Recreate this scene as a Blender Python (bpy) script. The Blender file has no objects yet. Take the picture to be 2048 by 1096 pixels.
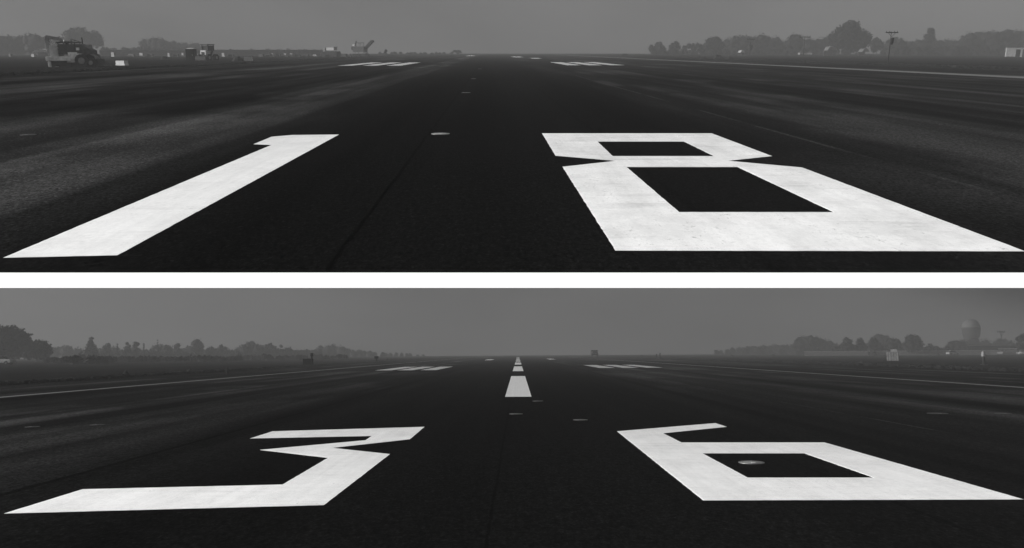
import bpy, bmesh, math, random
from mathutils import Vector, Matrix, noise
C = bpy.context.scene
col = C.collection
rad = math.radians

# ------------------------------------------------------------------ camera
# Two runway ends, one above the other: the lower one is level ground, the upper one
# lies on a raised, sloping deck whose added white dividing band separates the two.
F_PX, CX, CY = 1680.0, 1024.0, 548.0          # focal length / centre in pixels of the 2048x1096 photograph
def ray(px, py): return Vector(((px-CX)/F_PX, (CY-py)/F_PX, -1.0))
class Place:                                    # a level place: its axes seen from the camera, camera height h above it
    def __init__(s, vx, vy, slope, h):
        s.F = ray(vx, vy).normalized()
        a, b = ray(vx-500, vy-slope*500), ray(vx+500, vy+slope*500)
        n = b.cross(a).normalized()
        if n.y < 0: n = -n
        s.N = n; s.R = s.F.cross(s.N).normalized(); s.h = h
        s.B = Matrix((s.R, s.F, s.N))           # camera coordinates -> place axes
        s.M = Matrix.Identity(4)
    def ground(s, px, py):
        l = s.B @ ray(px, py); t = s.h/(-l.z); return (t*l.x, t*l.y)
    def at(s, px, D, py=None):                  # lateral position at distance D (and height at image row py)
        l = s.B @ ray(px, s.hy(px) if py is None else py); t = D/l.y
        return (t*l.x, s.h+t*l.z)
    def hy(s, px):
        l0, l1 = (s.B @ ray(px, 0)).z, (s.B @ ray(px, 1000)).z
        return 1000*l0/(l0-l1)
LOW = Place(1036, 707, -0.006, 1.45)
UP = Place(979, 103, 0.0, 1.50)
camd = bpy.data.cameras.new('camera'); cam = bpy.data.objects.new('camera', camd); col.objects.link(cam)
camd.sensor_width = 36; camd.lens = 36*F_PX/2048; camd.clip_start = .05; camd.clip_end = 5000
camM = LOW.B.to_4x4(); camM.translation = Vector((0, 0, LOW.h)); cam.matrix_world = camM
C.camera = cam
upM = (LOW.B @ UP.B.transposed()).to_4x4()
upM.translation = Vector((0, 0, LOW.h)) - (upM.to_3x3() @ Vector((0, 0, UP.h)))
UP.M = upM

# ------------------------------------------------------------------ light
SUN_EL, SUN_AZ = rad(12), rad(-94)            # low sun from the left, a little behind (azimuth from +y, clockwise)
sd = Vector((math.sin(SUN_AZ)*math.cos(SUN_EL), math.cos(SUN_AZ)*math.cos(SUN_EL), math.sin(SUN_EL)))
sun = bpy.data.lights.new('sun', 'SUN'); so = bpy.data.objects.new('sun', sun); col.objects.link(so)
sun.energy = 5.0; sun.angle = rad(4); sun.color = (1, .995, .985)
so.rotation_euler = sd.to_track_quat('Z', 'Y').to_euler()
wd = bpy.data.worlds.new('World'); C.world = wd; wd.use_nodes = True
nt = wd.node_tree; nt.nodes.clear()
N = nt.nodes.new; L = nt.links.new
tc = N('ShaderNodeTexCoord'); sep = N('ShaderNodeSeparateXYZ'); cmb = N('ShaderNodeCombineXYZ')
mx = N('ShaderNodeMath'); mx.operation = 'MULTIPLY_ADD'; mx.inputs[1].default_value = .6; mx.inputs[2].default_value = .35; mx.use_clamp = True   # fog evens the sky out towards the horizon
sky = N('ShaderNodeTexSky'); sky.sky_type = 'NISHITA'; sky.sun_disc = False
sky.sun_elevation = SUN_EL; sky.sun_rotation = SUN_AZ; sky.air_density = 1.0; sky.dust_density = 1.0
bw = N('ShaderNodeRGBToBW'); bg = N('ShaderNodeBackground'); out = N('ShaderNodeOutputWorld')
SKY_STRENGTH = .05*.62
L(tc.outputs['Generated'], sep.inputs[0]); L(sep.outputs[0], cmb.inputs[0]); L(sep.outputs[1], cmb.inputs[1])
L(sep.outputs[2], mx.inputs[0]); L(mx.outputs[0], cmb.inputs[2]); L(cmb.outputs[0], sky.inputs['Vector'])
L(sky.outputs[0], bw.inputs[0]); ov = N('ShaderNodeMath'); ov.operation = 'MULTIPLY_ADD'; ov.inputs[1].default_value = 3.0; ov.inputs[2].default_value = 1.0   # overcast sky: brighter overhead than at the horizon
ov.use_clamp = False; mu = N('ShaderNodeMath'); mu.operation = 'MULTIPLY'
cl = N('ShaderNodeMath'); cl.operation = 'MAXIMUM'; cl.inputs[1].default_value = 0.0; L(sep.outputs[2], cl.inputs[0]); L(cl.outputs[0], ov.inputs[0])
L(bw.outputs[0], mu.inputs[0]); L(ov.outputs[0], mu.inputs[1]); cn = N('ShaderNodeTexNoise'); cn.inputs['Scale'].default_value = 3.2; cn.inputs['Detail'].default_value = 5      # uneven cloud
cm = N('ShaderNodeMapping'); cm.inputs['Scale'].default_value = (1, 1, 3); L(tc.outputs['Generated'], cm.inputs[0]); L(cm.outputs[0], cn.inputs['Vector'])
cr_ = N('ShaderNodeMapRange'); cr_.inputs['From Min'].default_value = .3; cr_.inputs['From Max'].default_value = .7; cr_.inputs['To Min'].default_value = .72; cr_.inputs['To Max'].default_value = 1.28
mu2 = N('ShaderNodeMath'); mu2.operation = 'MULTIPLY'; L(cn.outputs[0], cr_.inputs[0]); L(mu.outputs[0], mu2.inputs[0]); L(cr_.outputs[0], mu2.inputs[1])
L(mu2.outputs[0], bg.inputs[0]); bg.inputs[1].default_value = SKY_STRENGTH
L(bg.outputs[0], out.inputs[0])
C.view_settings.view_transform = 'Standard'; C.view_settings.look = 'None'
EXPO = 2.38
C.view_settings.exposure = EXPO; C.view_settings.gamma = 1
C.cycles.volume_bounces = 1
HAZE_DENSITY, HAZE_GREY = .0029, .187

# ------------------------------------------------------------------ materials (a black-and-white place: neutral greys)
def newmat(name):
    m = bpy.data.materials.new(name); m.use_nodes = True
    return m, m.node_tree, m.node_tree.nodes['Principled BSDF']
def grey(name, v, rough=.7, var=.25, scale=1.5, metal=0, bump=0):
    m, t, b = newmat(name)
    c = t.nodes.new('ShaderNodeTexCoord'); n = t.nodes.new('ShaderNodeTexNoise'); r = t.nodes.new('ShaderNodeValToRGB')
    n.inputs['Scale'].default_value = scale; n.inputs['Detail'].default_value = 6
    t.links.new(c.outputs['Object'], n.inputs['Vector']); t.links.new(n.outputs[0], r.inputs[0])
    a, z = v*(1-var), v*(1+var)
    r.color_ramp.elements[0].color = (a, a, a, 1); r.color_ramp.elements[0].position = .3
    r.color_ramp.elements[1].color = (z, z, z, 1); r.color_ramp.elements[1].position = .7
    t.links.new(r.outputs[0], b.inputs['Base Color'])
    b.inputs['Roughness'].default_value = rough; b.inputs['Metallic'].default_value = metal
    b.inputs['Specular IOR Level'].default_value = .3 if v > .1 else .08
    if bump:
        bp = t.nodes.new('ShaderNodeBump'); bp.inputs['Strength'].default_value = bump
        t.links.new(n.outputs[0], bp.inputs['Height']); t.links.new(bp.outputs[0], b.inputs['Normal'])
    return m
class G:                                        # tiny node-graph helper
    def __init__(s, t): s.t = t
    def n(s, k, **kw):
        x = s.t.nodes.new(k)
        for a, v in kw.items(): setattr(x, a, v)
        return x
    def put(s, sock, v):
        if isinstance(v, (int, float)): sock.default_value = v
        elif isinstance(v, tuple): sock.default_value = v
        else: s.t.links.new(v, sock)
    def m(s, op, a, b=0.0, c=0.0, clamp=False):
        x = s.n('ShaderNodeMath', operation=op, use_clamp=clamp)
        s.put(x.inputs[0], a); s.put(x.inputs[1], b); s.put(x.inputs[2], c); return x.outputs[0]
    def noise(s, vec, sx, sy, detail=4, off=0.0, rough=.5):
        mp = s.n('ShaderNodeMapping'); s.put(mp.inputs['Vector'], vec)
        mp.inputs['Scale'].default_value = (sx, sy, 1); mp.inputs['Location'].default_value = (off, off*.7, off*.3)
        x = s.n('ShaderNodeTexNoise'); s.put(x.inputs['Vector'], mp.outputs[0])
        x.inputs['Scale'].default_value = 1; x.inputs['Detail'].default_value = detail; x.inputs['Roughness'].default_value = rough
        return x.outputs[0]
    def step(s, v, a, b):                       # smooth 0..1 between a and b
        x = s.n('ShaderNodeMapRange', interpolation_type='SMOOTHSTEP'); s.put(x.inputs['Value'], v)
        x.inputs['From Min'].default_value = a; x.inputs['From Max'].default_value = b; return x.outputs[0]
    def band(s, v, c, w, soft):                 # 1 inside |v-c|<w
        d = s.m('ABSOLUTE', s.m('SUBTRACT', v, c)); return s.m('SUBTRACT', 1.0, s.step(d, w, w+soft))
def asphalt(name, base, seams, lanes, dark_seams, lit, off):
    m, t, b = newmat(name); g = G(t)
    tcd = g.n('ShaderNodeTexCoord'); sp = g.n('ShaderNodeSeparateXYZ'); t.links.new(tcd.outputs['Object'], sp.inputs[0])
    v = tcd.outputs['Object']; x0, y = sp.outputs[0], sp.outputs[1]
    wob = g.m('MULTIPLY', g.m('SUBTRACT', g.noise(v, .05, .08, 2, off+9), .5), .5)
    x = g.m('ADD', x0, wob)
    # worn / dusty paving: long streaks along the runway, broken by cross-wise patches
    s1 = g.noise(v, .42, .018, 4, off); s2 = g.noise(v, .12, .05, 5, off+3, .6); s3 = g.noise(v, 1.3, .05, 3, off+7)
    away = g.step(g.m('ABSOLUTE', g.m('ADD', x, -lit[0])), lit[1], lit[2])     # pavement outside the dark newly laid middle is paler
    pale = g.m('MULTIPLY', g.m('MULTIPLY', g.step(s1, .42, .62), g.step(s2, .40, .60)), away)
    val = g.m('ADD', base, g.m('MULTIPLY', pale, base*6.0))
    s4 = g.noise(v, .16, .07, 4, off+60, .55)                                       # pale dusty patches
    val = g.m('ADD', val, g.m('MULTIPLY', g.m('MULTIPLY', g.m('MULTIPLY', away, g.step(s4, .52, .68)), g.step(g.noise(v, .9, .03, 3, off+64), .42, .62)), base*5.0))
    val = g.m('ADD', val, g.m('MULTIPLY', g.m('MULTIPLY', away, g.m('SUBTRACT', s3, .35)), base*3.0))
    val = g.m('ADD', val, g.m('MULTIPLY', away, base*.8))
    bd = g.noise(v, 1.1, .012, 3, off+40, .5); b2 = g.noise(v, .35, .03, 3, off+44, .5)                # tyre-wear bands along the whole width
    val = g.m('MULTIPLY', val, g.m('ADD', .0, g.m('MULTIPLY', g.m('ADD', bd, b2), 1.0)))
    for c, w, k in lanes:                       # paving lanes of a slightly different mix
        val = g.m('MULTIPLY', val, g.m('ADD', 1.0, g.m('MULTIPLY', g.band(x, c, w, .25), k)))
    for c, w, k in dark_seams:                  # joints between lanes
        edge = g.m('ADD', x0, g.m('MULTIPLY', g.m('SUBTRACT', g.noise(v, .4, 1.2, 3, off+c), .5), .06))
        val = g.m('MULTIPLY', val, g.m('SUBTRACT', 1.0, g.m('MULTIPLY', g.band(edge, c, w, w*1.5), k)))
    for c, w, k in seams:                       # pale sealed joints
        edge = g.m('ADD', x0, g.m('MULTIPLY', g.m('SUBTRACT', g.noise(v, .4, 1.2, 3, off+c), .5), .05))
        br = g.step(g.noise(v, .2, .3, 3, off+c+5), .4, .6)
        val = g.m('ADD', val, g.m('MULTIPLY', g.m('MULTIPLY', g.band(edge, c, w, w), br), base*k))
    grain = g.m('ADD', g.m('MULTIPLY', g.noise(v, 40, 22, 3, off+1, .8), .55), g.m('MULTIPLY', g.noise(v, 20, 10, 3, off+21, .75), .45)); gr2 = g.noise(v, 5, 5, 4, off+2, .6)
    val = g.m('MULTIPLY', val, g.m('ADD', .12, g.m('MULTIPLY', g.m('POWER', g.m('MULTIPLY', grain, 2.0), 4.0), .95)))
    val = g.m('MULTIPLY', val, g.m('ADD', .7, g.m('MULTIPLY', gr2, .6)))
    chip = g.step(g.noise(v, 26, 13, 2, off+6), .64, .72)
    val = g.m('ADD', val, g.m('MULTIPLY', chip, base*1.3))
    cc = g.n('ShaderNodeCombineColor')
    for i in range(3): g.put(cc.inputs[i], val)
    t.links.new(cc.outputs[0], b.inputs['Base Color'])
    b.inputs['Roughness'].default_value = 1.0; b.inputs['Specular IOR Level'].default_value = 0
    bp = g.n('ShaderNodeBump'); bp.inputs['Strength'].default_value = .25; bp.inputs['Distance'].default_value = .004
    g.put(bp.inputs['Height'], grain); t.links.new(bp.outputs[0], b.inputs['Normal'])
    return m
def paint(name, base, wear, off, ydir=True):
    m, t, b = newmat(name); g = G(t)
    tcd = g.n('ShaderNodeTexCoord'); v = tcd.outputs['Object']
    a = g.noise(v, 1.5, 1.1, 7, off, .72); c = g.noise(v, 22, 11, 3, off+4, .75); d = g.noise(v, 3.5, .8, 4, off+8, .6)
    val = g.m('MULTIPLY', base, g.m('ADD', 1-.5*wear, g.m('MULTIPLY', a, wear)))
    val = g.m('MULTIPLY', val, g.m('ADD', 1-.25*wear, g.m('MULTIPLY', d, wear*.5)))
    spots = g.m('MULTIPLY', g.step(c, .52, .78), g.m('MULTIPLY', g.step(d, .40, .62), .5))        # stones showing through thin paint
    val = g.m('MULTIPLY', val, g.m('SUBTRACT', 1.0, g.m('MULTIPLY', spots, wear*1.6)))
    val = g.m('MULTIPLY', val, g.m('ADD', .8, g.m('MULTIPLY', c, .4)))
    rl = g.noise(v, 9, .25, 3, off+30, .6); sc = g.noise(v, .5, 3.2, 4, off+33, .7)                   # roller passes and scuffs
    val = g.m('MULTIPLY', val, g.m('ADD', .88, g.m('MULTIPLY', rl, .22)))
    val = g.m('MULTIPLY', val, g.m('SUBTRACT', 1.0, g.m('MULTIPLY', g.step(sc, .52, .72), wear*.22)))
    cc = g.n('ShaderNodeCombineColor')
    for i in range(3): g.put(cc.inputs[i], val)
    t.links.new(cc.outputs[0], b.inputs['Base Color'])
    b.inputs['Roughness'].default_value = .85; b.inputs['Specular IOR Level'].default_value = .2
    bp = g.n('ShaderNodeBump'); bp.inputs['Strength'].default_value = .2; bp.inputs['Distance'].default_value = .003
    g.put(bp.inputs['Height'], c); t.links.new(bp.outputs[0], b.inputs['Normal'])
    return m
def field_mat(name, v, off):
    m, t, b = newmat(name); g = G(t)
    tcd = g.n('ShaderNodeTexCoord'); p = tcd.outputs['Object']
    n1 = g.noise(p, .10, .03, 5, off, .6); n2 = g.noise(p, 1.8, 1.8, 5, off+3, .7); n3 = g.noise(p, .02, .012, 3, off+5)
    val = g.m('MULTIPLY', v, g.m('ADD', .35, g.m('MULTIPLY', n1, 1.3)))
    val = g.m('MULTIPLY', val, g.m('ADD', .4, g.m('MULTIPLY', n2, 1.2)))
    val = g.m('MULTIPLY', val, g.m('ADD', .6, g.m('MULTIPLY', n3, .8)))
    cc = g.n('ShaderNodeCombineColor')
    for i in range(3): g.put(cc.inputs[i], val)
    t.links.new(cc.outputs[0], b.inputs['Base Color']); b.inputs['Roughness'].default_value = 1
    b.inputs['Specular IOR Level'].default_value = 0
    bp = g.n('ShaderNodeBump'); bp.inputs['Strength'].default_value = .8; bp.inputs['Distance'].default_value = .1
    g.put(bp.inputs['Height'], n2); t.links.new(bp.outputs[0], b.inputs['Normal'])
    return m

# ------------------------------------------------------------------ mesh helpers
class MB:
    def __init__(s): s.v = []; s.f = []
    def add(s, vs, fs):
        k = len(s.v); s.v += [tuple(p) for p in vs]; s.f += [tuple(i+k for i in f) for f in fs]; return s
    def box(s, c, d, rot=None, taper=1.0):
        vs = []
        for z in (-1, 1):
            k = taper if z > 0 else 1
            for x, y in ((-1, -1), (1, -1), (1, 1), (-1, 1)):
                p = Vector((x*d[0]/2*k, y*d[1]/2*k, z*d[2]/2))
                if rot: p = rot @ p
                vs.append(p+Vector(c))
        return s.add(vs, [(3, 2, 1, 0), (4, 5, 6, 7), (0, 1, 5, 4), (1, 2, 6, 5), (2, 3, 7, 6), (3, 0, 4, 7)])
    def cyl(s, a, b, r0, r1=None, n=14, caps=True):
        r1 = r0 if r1 is None else r1; a, b = Vector(a), Vector(b); d = (b-a).normalized()
        u = d.orthogonal().normalized(); w = d.cross(u)
        vs = [a+(u*math.cos(2*math.pi*i/n)+w*math.sin(2*math.pi*i/n))*r0 for i in range(n)]
        vs += [b+(u*math.cos(2*math.pi*i/n)+w*math.sin(2*math.pi*i/n))*r1 for i in range(n)]
        fs = [(i, (i+1) % n, n+(i+1) % n, n+i) for i in range(n)]
        if caps: fs += [tuple(range(n))[::-1], tuple(range(n, 2*n))]
        return s.add(vs, fs)
    def prism(s, pts, y0, y1):                  # outline in x,z swept along y
        n = len(pts); vs = [(x, y0, z) for x, z in pts]+[(x, y1, z) for x, z in pts]
        fs = [(i, (i+1) % n, n+(i+1) % n, n+i) for i in range(n)]+[tuple(range(n))[::-1], tuple(range(n, 2*n))]
        return s.add(vs, fs)
    def beam(s, a, b, w, h):                    # rectangular bar from a to b
        a, b = Vector(a), Vector(b); d = (b-a); q = d.to_track_quat('X', 'Z').to_matrix()
        return s.box((a+b)/2, (d.length, w, h), q)
    def each(s, name, m, parent, k=8):          # every piece of k vertices a part of its own
        for i in range(0, len(s.v), k):
            MB().add(s.v[i:i+k], [tuple(q-i for q in f) for f in s.f if i <= f[0] < i+k]).build(name, m, parent)
    def build(s, name, m, parent=None, bevel=0, smooth=False):
        me = bpy.data.meshes.new(name); me.from_pydata(s.v, [], s.f)
        bm = bmesh.new(); bm.from_mesh(me); bmesh.ops.recalc_face_normals(bm, faces=bm.faces)
        if bevel: bmesh.ops.bevel(bm, geom=bm.edges[:], offset=bevel, segments=2, affect='EDGES', clamp_overlap=True)
        bm.to_mesh(me); bm.free(); me.materials.append(m)
        if smooth:
            for p in me.polygons: p.use_smooth = True
        o = bpy.data.objects.new(name, me); col.objects.link(o)
        if parent: o.parent = parent
        return o
def tag(o, label, cat, group=None):
    o['label'] = label; o['category'] = cat
    if group: o['group'] = group
    return o
def place(o, W, x, y, z=0, rz=0, s=1):
    o.matrix_world = W.M @ Matrix.Translation((x, y, z)) @ Matrix.Rotation(rz, 4, 'Z') @ Matrix.Scale(s, 4); return o
def thing(name, W, x, y, rz, label, cat, group=None, z=0, s=1):
    o = bpy.data.objects.new(name, None); o.empty_display_size = .3; col.objects.link(o)
    place(o, W, x, y, z, rz, s); return tag(o, label, cat, group)
def structure(o, W): o['kind'] = 'structure'; o.matrix_world = W.M.copy(); return o
def sheet(name, pts, z, m, W, kind='structure'):
    me = bpy.data.meshes.new(name); bm = bmesh.new()
    bm.faces.new([bm.verts.new((x, y, z)) for x, y in pts]); bmesh.ops.recalc_face_normals(bm, faces=bm.faces)
    for f in bm.faces:
        if f.normal.z < 0: f.normal_flip()
    bm.to_mesh(me); bm.free(); me.materials.append(m)
    o = bpy.data.objects.new(name, me); col.objects.link(o); o.matrix_world = W.M.copy()
    if kind: o['kind'] = kind
    return o
def poly_holes(name, W, outer, holes, z0, z1, m):   # thin painted shape (its real paint thickness) with holes
    from mathutils.geometry import tessellate_polygon
    rj = random.Random(int(abs(outer[0][0])*1000))
    def ragged(lp):                             # hand-taped paint edge: a few millimetres uneven
        q = []
        for (ax, ay), (bx, by) in zip(lp, lp[1:]+lp[:1]):
            L_ = math.hypot(bx-ax, by-ay); k = max(1, min(160, int(L_/.07)))
            if L_ > 12: k = 1
            for i in range(k):
                f = i/k; j = rj.gauss(0, .0018) if i else 0
                q.append((ax+(bx-ax)*f-(by-ay)/L_*j, ay+(by-ay)*f+(bx-ax)/L_*j))
        return q
    loops = [ragged(list(lp)) for lp in [outer]+holes]
    flat = [p for lp in loops for p in lp]
    tris = tessellate_polygon([[Vector((p[0], p[1], 0)) for p in lp] for lp in loops])
    n = len(flat)
    vs = [(p[0], p[1], z0) for p in flat]+[(p[0], p[1], z1) for p in flat]
    fs = [(a+n, b+n, c+n) for a, b, c in tris]
    k = 0
    for lp in loops:
        q = len(lp)
        for i in range(q): fs.append((k+i, k+(i+1) % q, k+(i+1) % q+n, k+i+n))
        k += q
    mb = MB(); mb.add(vs, fs); o = mb.build(name, m)
    for p in o.data.polygons:
        pass
    o.matrix_world = W.M.copy()
    return o

# ------------------------------------------------------------------ the setting
DEPTH = 640.0
m_field = field_mat('dark_grass', .013, 3); m_field2 = field_mat('dark_grass_raised', .010, 31)
m_asph_low = asphalt('asphalt_lower', .0046, [(7.6, .025, 4.5), (-15.5, .03, 3), (15.1, .03, 3)],
                     [(-7.2, 1.6, -.25), (3.2, 1.2, -.12), (11.3, 1.5, .25), (-11, 1.0, .5)],
                     [(-5.4, .03, .6), (-.25, .008, .5), (-10.1, .25, .5), (3.6, .015, .45), (5.6, .12, .4), (12.5, .3, .4), (-17, .4, .5), (21.5, .5, .5)], (0, 3.2, 9), 11)
m_asph_up = asphalt('asphalt_upper', .0040, [(5.5, .03, 4), (-16, .04, 3), (13.4, .03, 3), (22, .05, 3)],
                    [(-5.6, 1.0, .9), (8.4, 1.5, -.15), (-12, 1.6, -.2), (17, 1.5, .3), (-20, 2.5, .3)],
                    [(-1.15, .012, .6), (-8.2, .5, .55), (-14.3, .35, .5), (2.0, .02, .25), (11, .25, .4), (25, .5, .5), (-24, .6, .5)], (0.3, 2.6, 7), 52)
m_conc = grey('concrete', .30, .9, .2, 3, bump=.2)
m_band_white = grey('band_white', .93, .8, .02, 2.0)

sheet('ground', [(-385, -6), (385, -6), (385, DEPTH), (-385, DEPTH)], 0, m_field, LOW)
sheet('runway', [(-25.7, -6), (31, -6), (34, DEPTH), (-25.7, DEPTH)], .012, m_asph_low, LOW)
(eax, eay), (ebx, eby) = [(a, b) for a, b in (UP.ground(100, 548), UP.ground(1948, 548))]     # near edge of the raised deck, not quite square to the runway
esl = (eby-eay)/(ebx-eax)
def ye(x): return eay+esl*(x-eax)
yE = ye(0)
def xl(y): return -(.598*y+.5)
def xr(y): return .66*y+2
XL, XR = xl(yE), xr(yE); YL, YR = ye(XL), ye(XR)
dk = MB(); T = .08
dk.add([(XL, YL, -T), (XR, YR, -T), (xr(DEPTH), DEPTH, -T-1), (xl(DEPTH), DEPTH, -T-1),
        (XL, YL, -.006), (XR, YR, -.006), (xr(DEPTH), DEPTH, -.006), (xl(DEPTH), DEPTH, -.006)],
       [(3, 2, 1, 0), (4, 5, 6, 7), (0, 1, 5, 4), (1, 2, 6, 5), (2, 3, 7, 6), (3, 0, 4, 7)])
structure(dk.build('raised_deck', m_conc), UP)
sheet('ground', [(XL, YL), (XR, YR), (xr(DEPTH), DEPTH), (xl(DEPTH), DEPTH)], 0, m_field2, UP)
def clipx(x, y): return max(xl(y), min(xr(y), x))
ya = 30.5/.598-.5/.598; yb = (44-2)/.66
sheet('runway', [(XL, YL), (XR, YR), (44, yb), (44, DEPTH), (-30.5, DEPTH), (-30.5, (30.5-.5)/.598)], .012, m_asph_up, UP)
# added white dividing band, its face sloped to catch the sun: exactly as thick as the photograph's white band shows it
BAND_JUT = .20                                       # the sloping white band juts out this far in front of the deck
for k in range(1, 400):
    c = camM.inverted() @ (UP.M @ Vector((0, yE-BAND_JUT, .010-k*.001)))
    if CY-F_PX*c.y/(-c.z) > 575.5: break
TH = k*.001
ex, ey = XR-XL, YR-YL; el = math.hypot(ex, ey); nx, ny = ey/el, -ex/el      # outward normal of the edge
def kp(end, d, z): x, y = ((XL, YL), (XR, YR))[end]; return (x+nx*d, y+ny*d, z)
eb = MB()
prof = [(.001, .010), (BAND_JUT, .010-TH), (.06, .010-TH-.012), (-.15, -T-.01), (-.15, .008)]
n5 = len(prof)
eb.add([kp(0, *p) for p in prof]+[kp(1, *p) for p in prof], [(i, (i+1) % n5, n5+(i+1) % n5, n5+i) for i in range(n5)]+[tuple(range(n5))[::-1], tuple(range(n5, 2*n5))])
eb = eb.build('dividing_band', m_band_white)
structure(eb, UP)

m_verge = field_mat('verge_dark', .011, 61)  # dark strips laid along the asphalt edges
sheet('verge', [(-29.5, 5), (-25.7, 5), (-25.7, 420), (-29.5, 420)], .006, m_verge, LOW)
sheet('verge', [(31.2, 5), (38.5, 5), (42, 420), (33.8, 420)], .006, m_verge, LOW)
sheet('verge', [(44, 65), (47.3, 65), (48, 420), (44, 420)], .006, m_verge, UP)
sheet('verge', [(-31.9, 55), (-30.5, 55), (-30.5, 420), (-32.6, 420)], .006, m_verge, UP)
# haze: one closed box of even air
hz = MB(); hz.box((20, (DEPTH+60-12)/2, 134), (845, DEPTH+72, 270))
hm = bpy.data.materials.new('haze_air'); hm.use_nodes = True; hm.node_tree.nodes.clear()
pv = hm.node_tree.nodes.new('ShaderNodeVolumePrincipled'); ho = hm.node_tree.nodes.new('ShaderNodeOutputMaterial')
pv.inputs['Density'].default_value = HAZE_DENSITY; pv.inputs['Color'].default_value = (HAZE_GREY,)*3+(1,)
pv.inputs['Anisotropy'].default_value = -.22
hm.node_tree.links.new(pv.outputs[0], ho.inputs['Volume'])
hz = hz.build('haze', hm); hz['kind'] = 'stuff'

# ------------------------------------------------------------------ painted markings
m_p18a = paint('paint_fresh_white', .69, .5, 2); m_p18b = paint('paint_patchy_white', .69, .75, 5)
m_p36 = paint('paint_white_lower', .95, .5, 9); m_pworn = paint('paint_worn', .12, .6, 12); m_pline = paint('paint_line', .8, .2, 15); m_pbar = paint('paint_bar', .52, .4, 18)  # lower numbers painted whiter to make up for weaker light on that runway
def px_poly(W, pts): return [W.ground(*p) for p in pts]
def number(W, name, outer, holes, m, label):
    o = poly_holes(name, W, px_poly(W, outer), [px_poly(W, h) for h in holes], .0125, .0142, m); tag(o, label, 'runway number'); return o
number(UP, 'painted_number', [(7, 519), (235, 514), (678, 270.5), (584, 271.5), (543, 275), (507, 290), (543, 291.5)], [], m_p18a,
       'long white painted number 1 on the raised runway above the white dividing band')
number(UP, 'painted_number', [(1084, 268), (1423, 268), (1544, 314), (1456, 323.5), (1604, 337), (2050, 506), (1231, 504.5), (1125, 335.5), (1233, 323.5), (1111, 313)],
       [[(1195, 284.7), (1368, 284.7), (1428, 314), (1225.5, 314)], [(1253, 336), (1475, 336), (1667, 427), (1358, 427)]], m_p18b,
       'large patchy white painted number 8 on the raised runway above the white dividing band')
number(LOW, 'painted_number', [(849, 855), (820, 880), (665, 897.5), (780, 910), (647.5, 1013), (8, 1030), (165, 981), (565, 971.5), (656, 917.5), (520, 901.5), (731, 882), (743, 873.5), (500, 878.5), (545, 864)], [], m_p36,
       'angular white painted number 3 on the lower runway left of the centreline')
number(LOW, 'painted_number', [(1234, 864), (1431, 847.5), (1454, 855), (1326.5, 868), (1363, 886.5), (1649, 886.5), (2047, 1001.5), (1406.5, 1003.5)],
       [[(1405, 908.5), (1609, 908.5), (1748, 957.5), (1495.5, 957.5)]], m_p36,
       'white painted number 6 on the lower runway with a light inside its loop')
def strip(W, name, pts, m, label, cat, group=None):
    o = poly_holes(name, W, pts, [], .0125, .0142, m); tag(o, label, cat, group); return o
ORD = ['nearest', 'second', 'third', 'fourth', 'fifth', 'sixth', 'seventh', 'eighth', 'ninth']
for i in range(8):
    y0 = 28.3+41*i; y1 = y0+25.8
    if y0 > 360: break
    strip(LOW, 'centreline_stripe', [(-.44, y0), (.44, y0), (.44, y1), (-.44, y1)], m_pline,
          '%s white centreline stripe up the middle of the lower runway' % ORD[i], 'centreline stripe', 'centreline stripes of the lower runway')
def bars(W, near, far, xs, w, label, grp, m=m_pbar):
    for i, x in enumerate(xs):
        strip(W, 'painted_bar', [(x, near), (x+w, near), (x+w, far), (x, far)], m, label % ['outermost', 'middle', 'innermost'][i], 'runway bar', grp)
bars(LOW, 76, 96, [-12.9, -10.9, -8.8], 1.4, '%s of the three white bars left of the lower centreline', 'white bars beside the lower centreline')
bars(LOW, 82, 102, [12.5, 10.2, 7.9], 1.5, '%s of the three white bars right of the lower centreline', 'white bars beside the lower centreline')
bars(UP, 95, 122, [-16.6, -13.9, -11.3], 1.6, '%s of the three white bars left of the raised centreline', 'white bars on the raised runway')
bars(UP, 97, 125, [13.6, 11.1, 8.7], 1.6, '%s of the three white bars right of the raised centreline', 'white bars on the raised runway')
for W, x, sgn, mm, lab in ((LOW, -18.6, 'left', m_pworn, 'thin worn white line along the left side of the lower runway'),
                           (LOW, 19.5, 'right', m_pworn, 'thin worn white line along the right side of the lower runway'),
                           (UP, 30.6, 'right', m_pworn, 'broad worn white line along the right side of the raised runway')):
    w = .42 if W is LOW else 2.1
    y0 = 8 if W is LOW else 42
    strip(W, 'side_line', [(x, y0), (x+w, y0), (x+w, 420), (x, 420)], mm, lab, 'side line')
for W, x, y0, y1, w, lab in ((LOW, -7.6, 190, 215, 1.6, 'faint far white bar left of the lower centreline'), (LOW, 7.4, 200, 225, 1.6, 'faint far white bar right of the lower centreline'),
                       (UP, 6.5, 230, 262, 2.6, 'faint far white bar right of the raised centreline'), (UP, -8.4, 300, 335, 3.0, 'faint far white bar left of the raised centreline'), (UP, 9.5, 190, 206, 2.0, 'short pale bar beyond the raised right-hand bars')):
    strip(W, 'painted_bar', [(x, y0), (x+w, y0), (x+w, y1), (x, y1)], m_pline, lab, 'runway bar')

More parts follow.
